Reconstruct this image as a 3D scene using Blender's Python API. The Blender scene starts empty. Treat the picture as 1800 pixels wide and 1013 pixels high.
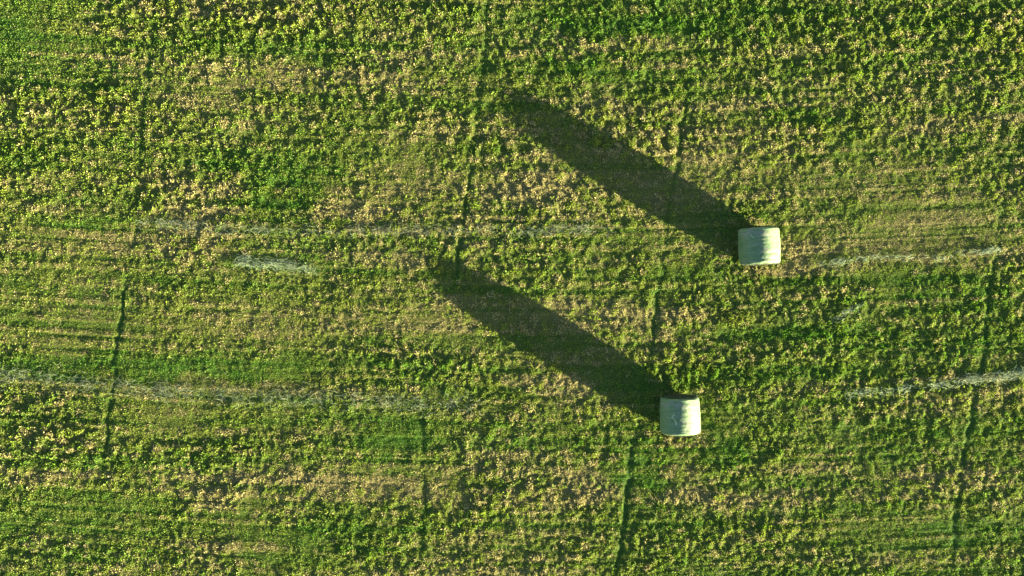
import bpy, bmesh, math
import numpy as np
from mathutils import Vector

# ------------------------------------------------------------------ camera, sky, sun, exposure
scene = bpy.context.scene
COL = scene.collection
H = 25.0            # flying height of the camera over the field (m)
S = 0.0185          # metres of ground per photo pixel (photo 1800 x 1013)

cam_data = bpy.data.cameras.new('camera')
cam = bpy.data.objects.new('camera', cam_data)
COL.objects.link(cam)
cam.location = (0, 0, H)
cam.rotation_euler = (0, 0, 0)
cam_data.sensor_width = 36
cam_data.lens = 18.0 / (900 * S / H)
cam_data.clip_start = 0.1
cam_data.clip_end = 3000
scene.camera = cam

SUN_EL, SUN_DIR = math.radians(7.35), math.radians(-30.6)   # direction of the sun in the ground plane
w = bpy.data.worlds.new('World'); scene.world = w; w.use_nodes = True
nt = w.node_tree
bg = nt.nodes['Background']
sky = nt.nodes.new('ShaderNodeTexSky'); sky.sky_type = 'NISHITA'; sky.sun_disc = False
sky.ozone_density = 2.0; sky.sun_elevation = SUN_EL
sky.sun_rotation = math.pi / 2 - SUN_DIR
nt.links.new(sky.outputs[0], bg.inputs[0]); bg.inputs[1].default_value = 0.055

sd = bpy.data.lights.new('sun', 'SUN'); sun = bpy.data.objects.new('sun', sd); COL.objects.link(sun)
sd.energy = 5.0; sd.angle = math.radians(0.75); sd.color = (1.0, 0.925, 0.61)
sv = Vector((math.cos(SUN_DIR) * math.cos(SUN_EL), math.sin(SUN_DIR) * math.cos(SUN_EL), math.sin(SUN_EL)))
sun.rotation_euler = sv.to_track_quat('Z', 'Y').to_euler()
sun.location = (30, -17, 12)
scene.view_settings.view_transform = 'Standard'
scene.view_settings.look = 'None'
scene.view_settings.gamma = 1
scene.view_settings.exposure = 3.75

# ------------------------------------------------------------------ numpy noise helpers
def hash2(ix, iy, seed):
    h = (ix.astype(np.int64) * 374761393 + iy.astype(np.int64) * 668265263 + seed * 974711) & 0xFFFFFFFF
    h = ((h ^ (h >> 13)) * 1274126177) & 0xFFFFFFFF
    h = ((h ^ (h >> 16)) * 2246822519) & 0xFFFFFFFF
    return ((h ^ (h >> 15)) & 0xFFFFFF) / float(0x1000000)

def vnoise(x, y, seed):                       # value noise, about -1..1
    ix, iy = np.floor(x), np.floor(y)
    fx, fy = x - ix, y - iy
    fx = fx * fx * fx * (fx * (fx * 6 - 15) + 10); fy = fy * fy * fy * (fy * (fy * 6 - 15) + 10)
    a, b = hash2(ix, iy, seed), hash2(ix + 1, iy, seed)
    c, d = hash2(ix, iy + 1, seed), hash2(ix + 1, iy + 1, seed)
    return 2 * ((a + (b - a) * fx) * (1 - fy) + (c + (d - c) * fx) * fy) - 1

def fbm(x, y, seed, octaves=3, turn=True):
    t, amp, tot = 0, 1.0, 0
    for k in range(octaves):
        a = (.45 + .9 * k) if turn else 0.0
        c, s_, q = math.cos(a), math.sin(a), 2.03 ** k
        t = t + amp * vnoise((x * c - y * s_) * q + 17.3 * k, (x * s_ + y * c) * q - 9.1 * k, seed + k); tot += amp; amp *= 0.55
    return t / tot

def sstep(a, b, v):
    t = np.clip((v - a) / (b - a), 0, 1); return t * t * (3 - 2 * t)

def px(x, y):                                  # photo pixel -> metres on the ground
    return (x - 900) * S, (506.5 - y) * S

# ------------------------------------------------------------------ how the field varies from place to place
# soft patches read off the field:  x, y, half width, half height,  dry, clumpy, lush
PATCHES = [
 (50,40,110,70,-.3,-.7,.5),(450,40,380,50,.0,.4,-.1),(250,110,260,22,.35,.0,-.1),(430,150,150,22,.35,-.4,-.3),
 (710,120,110,45,.40,.1,-.1),(120,190,140,60,.0,.4,-.1),(420,220,150,30,.15,.2,.1),(480,285,90,25,-.3,.0,.5),
 (505,340,75,42,-.6,-.3,.9),(70,275,90,22,-.3,.0,.4),(170,392,80,18,-.5,-.2,.8),(340,345,100,50,.30,.3,-.2),
 (605,385,45,20,.65,.3,-.4),(740,310,160,45,.22,-.45,-.35),(790,405,130,32,.40,.3,-.2),(110,420,130,30,.35,-.6,-.5),
 (330,440,160,36,.40,.1,-.2),(220,480,240,20,-.35,-.5,.4),(680,455,55,22,.45,.2,-.2),(60,60,60,40,.0,-.2,.3),
 (1130,30,270,35,-.45,.1,.75),(1000,110,80,20,-.3,0,.4),(1620,60,210,60,-.2,.45,.25),(1030,70,90,16,.35,.0,.0),
 (1340,180,90,22,.35,.0,-.2),(1060,178,60,16,.45,.1,-.1),(1440,225,90,26,-.4,.1,.6),(1260,310,230,32,.20,-.45,-.3),
 (1620,400,150,120,.08,-.45,-.1),(1560,425,210,36,.26,-.2,-.2),(1690,490,130,28,-.3,.1,.5),(1400,450,80,24,.5,.1,-.2),
 (1010,215,120,30,.0,.2,.1),(960,330,60,40,.45,.2,-.1),(1200,120,200,40,.0,.2,.1),(1680,180,120,50,.1,.3,.0),
 (100,570,130,60,.05,-.75,.1),(450,570,260,50,.15,-.5,-.35),(290,640,280,26,-.5,-.4,.7),(250,678,320,17,.30,-.5,-.7),
 (85,755,110,65,.12,.75,-.1),(300,725,110,36,.12,-.7,-.3),(420,780,150,24,.15,.4,-.1),(700,640,110,40,.0,.2,.2),
 (690,768,60,34,-.5,-.5,.7),(560,450,60,20,.1,.2,.2),(270,835,300,14,.4,-.3,-.3),(400,868,110,30,.48,.3,-.3),
 (660,850,120,34,.45,-.4,-.4),(180,905,220,38,-.35,-.6,.5),(620,925,100,34,-.3,.1,.5),(375,985,55,26,.5,.1,-.2),
 (120,970,110,30,.1,.2,.1),(480,960,90,36,-.2,-.5,.2),(240,990,90,20,.3,.0,-.1),(790,570,90,40,.2,-.3,-.2),
 (970,668,50,16,.7,.2,-.3),(1000,725,110,36,.15,.0,-.35),(1030,850,90,34,.55,.3,-.2),(1225,855,75,36,.65,.2,-.3),
 (1128,830,34,34,-.6,-.6,.7),(1650,835,170,36,.48,.1,-.3),(1650,918,170,40,-.4,-.4,.55),(1480,600,260,90,-.15,.25,.3),
 (1270,800,40,30,-.4,.0,.6),(1370,870,90,22,.4,.1,-.2),(1150,930,110,40,-.2,.1,.25),(1330,960,170,36,.0,.3,-.05),
 (820,940,90,60,.1,.3,.0),(780,640,80,26,-.2,-.1,.4),(1120,580,90,40,.3,.0,-.2),(1010,560,80,20,.3,.1,-.1),
 (1335,474,46,11,.5,.0,-.4),(1192,778,42,9,.4,.0,-.3),(1395,440,34,30,.35,.1,-.2),(1680,690,110,24,.12,.0,-.2),(1560,990,170,26,.1,.1,.0),(860,790,60,40,.25,.2,-.1),(1440,720,120,40,.0,.2,.1),
]
# wheel grooves running across the mowing rows: photo points with groove strength
TRACKS = [
 [(285,-120,.6),(275,0,.9),(268,90,.8),(262,150,.55),(252,230,.7),(240,330,.7),(240,400,.5),(222,470,.7),(216,540,1.2),(205,610,1.2),(200,680,1.2),(188,770,1.0),(180,830,.3),(170,930,.15)],
 [(862,-60,.5),(855,60,.7),(848,130,.55),(836,240,.9),(822,330,1.1),(815,400,.9),(805,465,.9),(790,540,.3),(765,640,.3),(745,680,.8),(742,760,.5),(747,880,.5),(742,980,.6),(738,1060,.4)],
 [(1215,100,.15),(1205,190,.5),(1196,260,.8),(1180,340,.5),(1170,420,.5),(1158,520,.9),(1145,600,1.1),(1138,650,.6),(1120,740,.4),(1110,800,.9),(1103,850,1.1),(1096,920,1.3),(1088,985,1.1),(1080,1070,.8)],
 [(1800,130,.2),(1785,250,.3),(1765,340,.8),(1757,420,.7),(1742,500,.5),(1732,590,1.1),(1722,660,.9),(1708,730,1.1),(1695,800,1.2),(1686,870,1.2),(1678,940,.9),(1670,1010,.5)],
]

def rowcoord(x, y):                            # the mowing rows bend slightly over the field
    u = x / S + 900
    return y + S * -38 * ((u - 1000) / 900) ** 2 * np.exp(-((x) / 40.0) ** 2)

def track_depth(x, y):
    out = np.zeros_like(x)
    m = (np.abs(x) < 22) & (np.abs(y) < 14)
    xs, ys = x[m], y[m]
    o = np.zeros_like(xs)
    v = 506.5 - ys / S
    for tr in TRACKS:
        a = np.array(tr, float)
        cx = np.interp(v, a[:, 1], a[:, 0], left=-1e6, right=-1e6)
        st = np.interp(v, a[:, 1], a[:, 2])
        cx = (cx - 900) * S + 0.05 * vnoise(ys * 2.1, ys * 0 + a[0, 0], 71) + 0.03 * vnoise(ys * 6.3, ys * 0 + a[0, 0], 72) + .03 * vnoise(xs * 9, ys * 9, 76)
        st = .9 * st * (0.75 + 0.4 * vnoise(ys * 1.7, ys * 0 + a[0, 0], 73) + .35 * vnoise(ys * 5.1, ys * 0 + a[0, 0], 75))
        wd = 0.085 + 0.035 * vnoise(ys * 2.7, ys * 0 + a[0, 0], 74)
        o = np.maximum(o, np.clip(st, 0, 1.5) * np.exp(-((xs - cx) / wd) ** 2))
    out[m] = o
    return out

CELL = 0.20
def field(x, y):
    """height of the sward and what grows there, at any point of the ground"""
    u, v = x / S + 900, 506.5 - y / S
    dry = np.full_like(x, 0.30); rough = np.full_like(x, 0.55); lush = np.full_like(x, 0.31)
    uw = u + 70 * fbm(x * .7, y * 1.1, 5) + 18 * vnoise(x * 4, y * 4, 6); vw = v + 30 * fbm(x * .7, y * 1.1, 9) + 9 * vnoise(x * 4, y * 4, 10)
    for (a, b, ra, rb, dd, dr, dl) in PATCHES:
        m = (np.abs(uw - a) < ra * 2.2) & (np.abs(vw - b) < rb * 2.2)
        if not m.any(): continue
        g = np.exp(-(((uw[m] - a) / ra) ** 2) * .9 - (((vw[m] - b) / rb) ** 2) * .9)
        dry[m] += dd * g; rough[m] += dr * g * .8; lush[m] += .85 * dl * g
    rc = rowcoord(x, y)
    row = fbm(x * .14, rc * 2.2, 21, 2, False); band = fbm(x * .055, rc * .8, 28, 2, False); row2 = vnoise(x * .22, rc * 7.0, 25); row3 = vnoise(x * .3, rc * 15., 26)
    big = fbm(x * .45, y * .8, 31, 3)
    dry = dry + .20 * row + .16 * band + .20 * row2 + .10 * row3 + .15 * big
    rough = rough + .12 * row + .12 * band - .14 * big + .34 * fbm(x * .9, y * .9, 33, 2)
    lush = lush + .18 * fbm(x * .6, y * 1.0, 41, 3) - .22 * row - .26 * band - .18 * row2 - .08 * row3
    # clumps: jittered cells, bent so that no round dome repeats
    wx = x +   .06 * vnoise(x * 7, y * 7, 51) + .032 * vnoise(x * 19, y * 19, 52)
    wy = y +   .06 * vnoise(x * 7, y * 7, 53) + .032 * vnoise(x * 19, y * 19, 54)
    gx, gy = np.floor(wx / CELL), np.floor(wy / CELL)
    dome = np.zeros_like(x); rnd = np.full_like(x, .5); rnd2 = np.full_like(x, .5)
    for di in (-1, 0, 1):
        for dj in (-1, 0, 1):
            ci, cj = gx + di, gy + dj
            h1, h2 = hash2(ci, cj, 61), hash2(ci, cj, 62)
            h3, h4, h5 = hash2(ci, cj, 63), hash2(ci, cj, 64), hash2(ci, cj, 65)
            ex, ey = wx - (ci + h1) * CELL, wy - (cj + h2) * CELL
            r = .06 + .13 * h3 * h3
            an = h5 * 3.1416; ca, sa = np.cos(an), np.sin(an)
            e2 = ((ex * ca + ey * sa) / (r * 1.3)) ** 2 + ((-ex * sa + ey * ca) / (r * .85)) ** 2
            d = np.clip(1 - e2, 0, 1) ** .8 * (.30 + .70 * h4)
            m = d > dome
            dome = np.where(m, d, dome); rnd = np.where(m, h5, rnd); rnd2 = np.where(m, hash2(ci, cj, 66), rnd2)
    track = track_depth(x, y)
    dry = dry - .5 * track; lush = lush + .7 * track
    rough = np.clip(rough, .06, 1.35)
    fine = vnoise(x * 11, y * 11, 81); mid = fbm(x * 2.6, y * 2.6, 83, 2)
    z = .064 * dome * rough ** 1.3 * (1 - .75 * np.clip(track, 0, 1)) + .014 * fine * (.4 + rough) + .008 * vnoise(x * 26, y * 26, 82) * (.3 + rough) + .030 * mid * (.3 + .7 * rough) \
        + (.008 * row2 + .0045 * row3 * (1 + fbm(x * .5, y * 2., 27, 2))) * (1.5 - rough) + .03 * fbm(x * .33, y * .33, 85, 2) - .036 * track
    z = z * (1 - sstep(18, 26, np.maximum(np.abs(x), np.abs(y) * 1.5)))
    return dict(z=z, dry=dry, rough=rough, lush=np.clip(lush, 0, 1.2), dome=dome, rnd=rnd, rnd2=rnd2, track=track, row=row2, row3=row3)

# ------------------------------------------------------------------ materials
def new_mat(name):
    m = bpy.data.materials.new(name); m.use_nodes = True
    n = m.node_tree.nodes; l = m.node_tree.links
    return m, n, l, n['Principled BSDF'], n['Material Output']

def mat_soil():
    m, n, l, p, o = new_mat('field_soil')
    a = n.new('ShaderNodeAttribute'); a.attribute_name = 'tint'
    tc = n.new('ShaderNodeTexCoord')
    ns = n.new('ShaderNodeTexNoise'); ns.inputs['Scale'].default_value = 34; ns.inputs['Detail'].default_value = 5
    l.new(tc.outputs['Object'], ns.inputs['Vector'])
    mx = n.new('ShaderNodeMix'); mx.data_type = 'RGBA'; mx.blend_type = 'OVERLAY'; mx.inputs[0].default_value = .55
    l.new(a.outputs['Color'], mx.inputs[6]); l.new(ns.outputs['Fac'], mx.inputs[7]); l.new(mx.outputs[2], p.inputs['Base Color'])
    p.inputs['Roughness'].default_value = .95; p.inputs['Specular IOR Level'].default_value = .1
    return m

def mat_blades():
    m, n, l, p, o = new_mat('grass_leaf')
    n.remove(p)
    a = n.new('ShaderNodeAttribute'); a.attribute_name = 'tint'
    d = n.new('ShaderNodeBsdfDiffuse'); t = n.new('ShaderNodeBsdfTranslucent')
    mx = n.new('ShaderNodeMixShader'); mx.inputs[0].default_value = .42
    l.new(a.outputs['Color'], d.inputs['Color']); l.new(a.outputs['Color'], t.inputs['Color'])
    l.new(d.outputs[0], mx.inputs[1]); l.new(t.outputs[0], mx.inputs[2]); g = n.new('ShaderNodeBsdfGlossy'); g.inputs['Roughness'].default_value = .5; g.inputs['Color'].default_value = (1, 1, .9, 1)
    m2 = n.new('ShaderNodeMixShader'); m2.inputs[0].default_value = .012
    l.new(mx.outputs[0], m2.inputs[1]); l.new(g.outputs[0], m2.inputs[2]); l.new(m2.outputs[0], o.inputs['Surface'])
    return m

def mat_net():
    m, n, l, p, o = new_mat('bale_net_wrap')
    tc = n.new('ShaderNodeTexCoord')
    mp = n.new('ShaderNodeMapping'); mp.inputs['Scale'].default_value = (1.2, 26, 1.2); l.new(tc.outputs['Object'], mp.inputs[0])
    st = n.new('ShaderNodeTexNoise'); st.inputs['Scale'].default_value = 1.6; st.inputs['Detail'].default_value = 4; l.new(mp.outputs[0], st.inputs['Vector'])
    bl = n.new('ShaderNodeTexNoise'); bl.inputs['Scale'].default_value = 4.2; bl.inputs['Detail'].default_value = 4; l.new(tc.outputs['Object'], bl.inputs['Vector'])
    fn = n.new('ShaderNodeTexNoise'); fn.inputs['Scale'].default_value = 70; fn.inputs['Detail'].default_value = 3; l.new(tc.outputs['Object'], fn.inputs['Vector'])
    r1 = n.new('ShaderNodeValToRGB'); l.new(st.outputs['Fac'], r1.inputs[0])
    r1.color_ramp.elements[0].position = .40; r1.color_ramp.elements[0].color = (.049, .098, .035, 1)
    r1.color_ramp.elements[1].position = .62; r1.color_ramp.elements[1].color = (.104, .142, .062, 1)
    r2 = n.new('ShaderNodeValToRGB'); l.new(bl.outputs['Fac'], r2.inputs[0])
    r2.color_ramp.elements[0].position = .48; r2.color_ramp.elements[0].color = (0, 0, 0, 1)
    r2.color_ramp.elements[1].position = .68; r2.color_ramp.elements[1].color = (.6, .6, .6, 1)
    mx = n.new('ShaderNodeMix'); mx.data_type = 'RGBA'; l.new(r2.outputs[0], mx.inputs[0]); l.new(r1.outputs[0], mx.inputs[6])
    mx.inputs[7].default_value = (.155, .14, .115, 1)
    ov = n.new('ShaderNodeMix'); ov.data_type = 'RGBA'; ov.blend_type = 'OVERLAY'; ov.inputs[0].default_value = .8
    l.new(mx.outputs[2], ov.inputs[6]); l.new(fn.outputs['Fac'], ov.inputs[7]); l.new(ov.outputs[2], p.inputs['Base Color'])
    p.inputs['Subsurface Weight'].default_value = .4; p.inputs['Subsurface Radius'].default_value = (1, .9, .6); p.inputs['Subsurface Scale'].default_value = .07
    p.inputs['Roughness'].default_value = .55; p.inputs['Specular IOR Level'].default_value = .35
    bp = n.new('ShaderNodeBump'); bp.inputs['Strength'].default_value = .28; bp.inputs['Distance'].default_value = .02
    ad = n.new('ShaderNodeMath'); ad.operation = 'ADD'; l.new(st.outputs['Fac'], ad.inputs[0]); l.new(fn.outputs['Fac'], ad.inputs[1])
    l.new(ad.outputs[0], bp.inputs['Height']); l.new(bp.outputs[0], p.inputs['Normal'])
    return m

def mat_hay(name, c0, c1, scale=38):
    m, n, l, p, o = new_mat(name)
    tc = n.new('ShaderNodeTexCoord')
    ns = n.new('ShaderNodeTexNoise'); ns.inputs['Scale'].default_value = scale; ns.inputs['Detail'].default_value = 6
    l.new(tc.outputs['Object'], ns.inputs['Vector'])
    r = n.new('ShaderNodeValToRGB'); l.new(ns.outputs['Fac'], r.inputs[0])
    r.color_ramp.elements[0].position = .35; r.color_ramp.elements[0].color = (*c0, 1)
    r.color_ramp.elements[1].position = .65; r.color_ramp.elements[1].color = (*c1, 1)
    l.new(r.outputs[0], p.inputs['Base Color']); p.inputs['Roughness'].default_value = .85; p.inputs['Specular IOR Level'].default_value = .2
    bp = n.new('ShaderNodeBump'); bp.inputs['Strength'].default_value = .6; bp.inputs['Distance'].default_value = .02
    l.new(ns.outputs['Fac'], bp.inputs['Height']); l.new(bp.outputs[0], p.inputs['Normal'])
    return m

M_SOIL, M_LEAF, M_NET = mat_soil(), mat_blades(), mat_net()
M_END = mat_hay('bale_hay', (.010, .016, .006), (.045, .05, .022))
M_PALE = mat_hay('dry_pale_hay', (.13, .165, .08), (.26, .30, .17))
M_BLEACH = mat_hay('bleached_hay', (.11, .135, .07), (.20, .22, .13))

def mesh_from(name, verts, faces, mat, smooth=False):
    me = bpy.data.meshes.new(name)
    nv, nf, k = len(verts), len(faces), faces.shape[1]
    me.vertices.add(nv); me.vertices.foreach_set('co', np.ascontiguousarray(verts, np.float32).ravel())
    me.loops.add(nf * k); me.loops.foreach_set('vertex_index', np.ascontiguousarray(faces, np.int32).ravel())
    me.polygons.add(nf); me.polygons.foreach_set('loop_start', np.arange(0, nf * k, k, dtype=np.int32))
    me.polygons.foreach_set('use_smooth', np.full(nf, smooth, bool))
    me.update(calc_edges=True)
    me.materials.append(mat)
    return me

def link(name, me, parent=None):
    o = bpy.data.objects.new(name, me); COL.objects.link(o)
    if parent: o.parent = parent
    return o

# ------------------------------------------------------------------ the field: one sheet to the horizon
def axis(fine, step, far):
    a = list(np.arange(0, fine + 1e-6, step)); d = step
    while a[-1] < far:
        d *= 1.25; a.append(a[-1] + d)
    a = np.array(a); return np.concatenate([-a[:0:-1], a])
ax, ay = axis(20.0, .04, 900), axis(12.5, .04, 900)
X, Y = np.meshgrid(ax, ay)
x, y = X.ravel(), Y.ravel()
f = field(x, y)
far = sstep(17, 25, np.maximum(np.abs(x), np.abs(y) * 1.55))[:, None]     # beyond the leaves the sheet itself is the sward
V = np.stack([x, y, f['z']], 1)
nx, ny = len(ax), len(ay)
i = np.arange(nx * ny).reshape(ny, nx)
F = np.stack([i[:-1, :-1].ravel(), i[:-1, 1:].ravel(), i[1:, 1:].ravel(), i[1:, :-1].ravel()], 1)
me = mesh_from('field', V, F, M_SOIL, True)
dr = np.clip(f['dry'], 0, 1)[:, None]
C = np.array([.026, .042, .006]) * (1 - dr) + np.array([.085, .070, .026]) * dr
C = C * (1 - .3 * np.clip(f['lush'], 0, 1)[:, None]) + .3 * np.clip(f['lush'], 0, 1)[:, None] * np.array([.03, .07, .012])
C = C * (1 - far) + far * (C * 1.2 + np.array([.055, .065, .012]))
at = me.attributes.new('tint', 'FLOAT_COLOR', 'POINT')
at.data.foreach_set('color', np.concatenate([C, np.ones((len(C), 1))], 1).astype(np.float32).ravel())
o = link('field', me); o['kind'] = 'structure'

# ------------------------------------------------------------------ the sward: leaves and stubble
def build_grass():
    rs = np.random.RandomState(7)
    LX, LY, step = 24.0, 15.0, .0225
    gx, gy = np.meshgrid(np.arange(-LX, LX, step), np.arange(-LY, LY, step))
    x = gx.ravel() + rs.uniform(-.5, .5, gx.size) * step; y = gy.ravel() + rs.uniform(-.5, .5, gx.size) * step
    k0 = rs.rand(len(x)) > .8 * sstep(0, 3, np.maximum(np.abs(x) - 18.5, np.abs(y) - 11))    # thins out well beyond the frame
    x, y = x[k0], y[k0]
    f = field(x, y)
    keep = rs.rand(len(x)) > .55 * np.clip(f['track'] * 1.3, 0, 1)
    x, y = x[keep], y[keep]; f = {k: v[keep] for k, v in f.items()}
    N = len(x)
    r = lambda a, b: rs.uniform(a, b, N)
    tall = np.clip(f['dome'] * f['rough'], 0, 1.2)
    tk = np.clip(f['track'], 0, 1)
    ln = (1 - .35 * tk) * (.026 + .055 * tall) * r(.5, 1.4) * np.where(rs.rand(N) < .06, 1.4, 1) + .012 * f['lush'] * r(0, 1)
    wd = ln * r(.09, .22) + .003
    an = r(0, 2 * np.pi)
    lean = np.clip(r(.25, 1.25) - .15 * tall, .1, 1.35)            # angle from the vertical
    # dry clumps and dry single leaves
    pd = np.clip(f['dry'] + .02 + 1.0 * (f['rnd'] - .5) * (.35 + f['dome']), 0, 1)
    isdry = rs.rand(N) < .025 + .90 * sstep(.36, .78, pd)
    lean = np.where(isdry, np.clip(lean + .25, 0, 1.5), lean)
    dx, dy, dz = np.cos(an) * np.sin(lean), np.sin(an) * np.sin(lean), np.cos(lean)
    base = np.stack([x, y, f['z'] - .006], 1)
    d = np.stack([dx, dy, dz], 1)
    side = np.stack([-np.sin(an), np.cos(an), 0 * an], 1)
    tw = r(-.8, .8)[:, None]
    up = np.cross(side, d)
    side = side * np.cos(tw) + up * np.sin(tw)
    mid = base + d * (ln * .55)[:, None] + np.stack([0 * x, 0 * x, ln * .06], 1)
    droop = np.stack([dx, dy, -np.abs(dz) * .5 - .15], 1)
    tip = mid + (d * .6 + droop * .4) * (ln * .5)[:, None]
    V = np.empty((N, 4, 3)); V[:, 0] = base; V[:, 1] = mid - side * wd[:, None]; V[:, 2] = tip; V[:, 3] = mid + side * wd[:, None]
    F = np.arange(N * 4).reshape(N, 4)
    lush = np.clip(f['lush'] + .55 * (f['rnd2'] - .5) + r(-.2, .2) - .25 * f['row'] * (1.2 - f['rough']), 0, 1)[:, None]
    green = np.array([.212, .254, .022]) * (1 - lush) + np.array([.058, .160, .004]) * lush
    dryc = np.array([.44, .355, .140]) * (1 - r(0, 1)[:, None] * .5)
    pinch = r(.62, 1.36)[:, None] * (1 + .3 * (f['rnd2'] - .5))[:, None]
    C = np.where(isdry[:, None], dryc, green) * pinch
    C4 = np.ones((N, 4, 4), np.float32)
    C4[:, 0, :3] = C * np.array([.45, .55, .5]); C4[:, 1, :3] = C; C4[:, 3, :3] = C  # bases naturally dark, their colour deepened further as shade low in the sward
    tipc = np.where(r(0, 1)[:, None] < .35, .35, .08)               # many cut tips are yellowed
    C4[:, 2, :3] = C * (1 - tipc) + np.array([.31, .33, .09]) * tipc
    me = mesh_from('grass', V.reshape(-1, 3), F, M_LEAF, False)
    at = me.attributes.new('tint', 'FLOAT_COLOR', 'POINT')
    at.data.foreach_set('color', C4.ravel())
    o = link('grass', me); o['kind'] = 'stuff'
    o['label'] = 'short mown green grass with dry straw coloured tufts covering the field'; o['category'] = 'grass'
build_grass()

# ------------------------------------------------------------------ stems of hay as three sided straws
def stems_mesh(name, P, D, L, W, bend, mat, rs):
    n = len(P)
    D = D / np.linalg.norm(D, axis=1)[:, None]
    up = np.array([0, 0, 1.]) + rs.normal(0, .2, (n, 3))
    s = np.cross(D, up); s /= np.linalg.norm(s, axis=1)[:, None]; t = np.cross(s, D)
    V = np.empty((n, 9, 3))
    for j, (q, k) in enumerate(((-.5, .5), (0., 1.), (.5, .35))):
        c = P + D * (L * q)[:, None] + s * (bend * (0.25 - q * q))[:, None]
        for a in range(3):
            th = 2.094 * a + .5
            V[:, j * 3 + a] = c + (s * math.cos(th) + t * math.sin(th)) * (W * k)[:, None]
    q = []
    for j in (0, 1):
        for a in range(3):
            b = (a + 1) % 3; q.append([j * 3 + a, j * 3 + b, j * 3 + 3 + b, j * 3 + 3 + a])
    F = (np.array(q)[None] + (np.arange(n) * 9)[:, None, None]).reshape(-1, 4)
    return mesh_from(name, V.reshape(-1, 3), F, mat)

def wisp(path, spread, count, label, seed, spread_ang=.35, length=(.12, .42), mat=None):
    rs = np.random.RandomState(seed)
    p = np.array([px(*q[:2]) for q in path]); wgt = np.array([q[2] for q in path], float)
    seg = np.r_[0, np.cumsum(np.linalg.norm(np.diff(p, axis=0), axis=1))]
    cand = rs.uniform(0, seg[-1], count * 4)
    keep = rs.rand(len(cand)) < np.interp(cand, seg, wgt) * ((.4 if mat else .16) + (.6 if mat else .84) * sstep(-.45, .45, vnoise(cand * 3.1, cand * 0, seed))); cand = cand[keep][:count]
    n = len(cand)
    cx, cy = np.interp(cand, seg, p[:, 0]), np.interp(cand, seg, p[:, 1])
    e = .15
    tx = np.interp(cand + e, seg, p[:, 0]) - np.interp(cand - e, seg, p[:, 0]); ty = np.interp(cand + e, seg, p[:, 1]) - np.interp(cand - e, seg, p[:, 1])
    a = np.arctan2(ty, tx) + rs.normal(0, spread_ang, n) + .25 * vnoise(cand * 3, cand * 0 + 4, seed)
    cy = cy + rs.normal(0, spread, n) + .06 * vnoise(cand * 1.5, cand * 0 + 9, seed)
    z = field(cx, cy)['z'] + rs.uniform(.03, .08, n)
    org = np.array([cx.mean(), cy.mean(), 0])
    P = np.stack([cx, cy, z], 1) - org
    D = np.stack([np.cos(a), np.sin(a), rs.normal(0, .22, n)], 1)
    me = stems_mesh('hay_wisp', P, D, rs.uniform(*length, n), rs.uniform(.002, .0048, n), rs.normal(0, .12, n), mat or M_PALE, rs)
    o = link('hay_wisp', me); o.location = org
    o['label'] = label; o['category'] = 'loose hay'; o['group'] = 'wisps of loose pale hay left on the mowing rows'
    return o

wisp([(1485,694,.1),(1530,690,.7),(1560,687,.25),(1640,679,.5),(1672,676,.2),(1700,670,1),(1725,667,.9),(1740,665,.3),(1770,663,.8),(1830,650,.5)], .08, 700, 'longest bright wisp of pale hay crossing the wheel groove at the right edge', 1, .5, (.10, .34))
wisp([(1440,464,.1),(1475,457,.6),(1530,454,.2),(1640,452,.2),(1680,448,.7),(1720,443,1),(1760,438,.1)], .06, 480, 'thin broken wisp of pale hay to the right of the upper bale', 2, .5, (.09, .28))
wisp([(412,466,.15),(432,456,1),(450,462,1),(480,466,.8),(520,468,.5),(535,471,.5),(560,475,.05)], .095, 520, 'short thick wisp of pale hay left of the shadow of the lower bale', 3, .5, (.10, .32))
wisp([(-30,655,.5),(60,662,.6),(130,672,.3),(230,680,.5),(300,689,.9),(360,692,.6),(450,697,.45),(620,704,.4),(720,708,.5),(850,712,.25)], .17, 1700, 'long faint band of bleached hay crossing the leftmost wheel groove', 4, .6, (.08, .25), M_BLEACH)
wisp([(235,392,.4),(290,394,1),(420,402,.6),(560,407,.7),(700,408,.6),(850,406,.7),(1040,404,1),(1080,404,.3)], .10, 1100, 'faint broken band of bleached hay crossing the field between the two bale shadows', 6, .5, (.08, .24), M_BLEACH)
wisp([(1462,562,.6),(1490,550,1),(1514,536,.8)], .08, 90, 'small faint scrap of pale hay between the two bright wisps on the right', 5, .5, (.09, .26))

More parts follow.
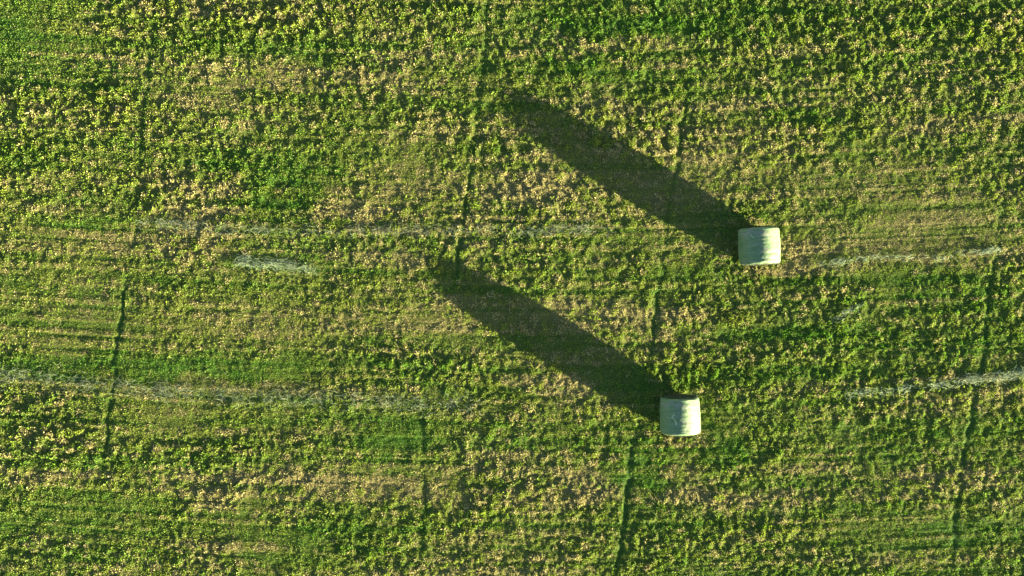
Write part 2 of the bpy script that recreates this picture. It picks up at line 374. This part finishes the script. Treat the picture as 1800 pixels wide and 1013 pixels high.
# ------------------------------------------------------------------ the round bales
def bale(loc, rot, seed, label, L=1.14, R=.634, tail=None, taper=(0., 0.), barrel=.018, corner=.085):
    rs = np.random.RandomState(seed)
    root = bpy.data.objects.new('hay_bale', None); COL.objects.link(root)
    root.empty_display_size = .5
    root.location = (loc[0], loc[1], 0); root.rotation_euler = (0, 0, rot)
    root['label'] = label; root['category'] = 'hay bale'; root['group'] = 'net wrapped round bales on the mown field'
    NA, NL = 220, 72
    zc = R - .035
    def ring(t, th):                                  # t -1..1 along the axis
        e = np.abs(t)
        r = R * (1 - barrel * t ** 2 - taper[0] * sstep(.2, 1, t) - taper[1] * sstep(.2, 1, -t)) - corner * np.clip((e - .86) / .14, 0, 1) ** 2.6
        r = r + .006 * vnoise(t * 5 + seed, th * 2.4 / 1.0 * 0 + np.cos(th) * 2, seed) + .003 * vnoise(t * 22, np.cos(th) * 1.3 + 3, seed + 1) \
              + .009 * vnoise(np.cos(th) * 2.2 + 5, np.sin(th) * 2.2 + t * 1.5, seed + 2) + .002 * vnoise(np.cos(th) * 9, np.sin(th) * 9 + t * 8, seed + 4)
        x = r * np.cos(th); z = r * np.sin(th)
        z = np.where(z < -R + .06, -R + .06 - (-R + .06 - z) * .3, z)
        yy = t * L / 2 + .012 * vnoise(np.cos(th) * 3 + 9, np.sin(th) * 3 + seed, seed + 3) * (e > .6)
        return x, yy, z + zc
    t = np.sin(np.linspace(-1, 1, NL) * np.pi / 2 * .97) / np.sin(np.pi / 2 * .97)
    th = np.linspace(0, 2 * np.pi, NA, endpoint=False)
    T, TH = np.meshgrid(t, th, indexing='ij')
    V = np.stack(ring(T.ravel(), TH.ravel()), 1)
    i = np.arange(NL * NA).reshape(NL, NA); j = np.roll(i, -1, 1)
    F = np.stack([i[:-1].ravel(), i[1:].ravel(), j[1:].ravel(), j[:-1].ravel()], 1)
    link('net_wrap', mesh_from('net_wrap', V, F, M_NET, True), root)
    # the two hay faces, rolled in a slight spiral and hollowed in towards the middle
    for sgn in (-1, 1):
        NR = 40
        ex, ey, ez = ring(np.full(NA, float(sgn)), th)
        vv = []
        for k in range(NR + 1):
            q = 1 - k / NR * .995
            bump = .010 * vnoise(np.cos(th) * q * 14 + 3, np.sin(th) * q * 14, seed + 9 + sgn) + .008 * np.sin(q * 60 + th)
            yy = ey * q + sgn * (L / 2) * (1 - q) + sgn * (.018 * (1 - q ** 6) * np.minimum(1, 6 * (1 - q)) + bump * np.minimum(1, 8 * (1 - q)))
            vv.append(np.stack([ex * q, yy, (ez - zc) * q + zc], 1))
        V = np.concatenate(vv)
        i = np.arange((NR + 1) * NA).reshape(NR + 1, NA); j = np.roll(i, -1, 1)
        F = np.stack([i[:-1].ravel(), i[1:].ravel(), j[1:].ravel(), j[:-1].ravel()], 1)
        if sgn > 0: F = F[:, ::-1]
        fc = link('hay_face', mesh_from('hay_face', V, F, M_END, True), root)
        n = 260                                       # loose ends of hay standing out of the face and its rim
        q = np.sqrt(rs.uniform(.05, 1, n)); a = rs.uniform(0, 2 * np.pi, n)
        P = np.stack([np.cos(a) * q * R * .93, np.full(n, sgn * (L / 2 + .012)), np.sin(a) * q * R * .93 + zc], 1)
        D = np.stack([rs.normal(0, 1, n), sgn * rs.uniform(.1, .9, n), rs.normal(0, 1, n)], 1)
        me = stems_mesh('loose_stems', P, D, rs.uniform(.05, .16, n), rs.uniform(.0025, .005, n), rs.normal(0, .08, n), M_END, rs)
        so = link('loose_stems', me, fc); so['kind'] = 'stuff'
    if tail:                                          # torn end of the net lying as a raised crease
        pts = np.array(tail, float)                   # t along axis, angle in degrees
        s = np.linspace(0, 1, 24); k = np.linspace(0, 1, len(pts))
        tt = np.interp(s, k, pts[:, 0]); aa = np.radians(np.interp(s, k, pts[:, 1]))
        vv = []
        for wv, hv in ((-.02, .000), (-.011, .014), (.0, .022), (.012, .013), (.021, .000)):
            x_, y_, z_ = ring(tt, aa + wv / R * 1.6)
            nrm = np.stack([np.cos(aa), 0 * aa, np.sin(aa)], 1)
            vv.append(np.stack([x_, y_, z_], 1) + nrm * (hv * (.35 + .65 * np.sin(np.pi * s)) + .002)[:, None])
        V = np.concatenate(vv); i = np.arange(5 * 24).reshape(5, 24)
        F = np.stack([i[:-1, :-1].ravel(), i[:-1, 1:].ravel(), i[1:, 1:].ravel(), i[1:, :-1].ravel()], 1)
        link('net_crease', mesh_from('net_crease', V, F, M_PALE, True), root)
    return root

bale((7.84, 1.33), math.radians(2.6), 3, 'upper hay bale in pale green net with a smudged grey patch on top',
     tail=[(.62, 131), (.50, 124), (.42, 121)], taper=(0, .02), barrel=.006, corner=.07)
bale((5.33, -4.02), math.radians(2.0), 11, 'lower hay bale in pale green net with a whitish crease on its shaded side',
     tail=[(.22, 117), (.02, 124), (-.12, 116), (-.38, 112)], taper=(.035, 0), barrel=.022, corner=.06)
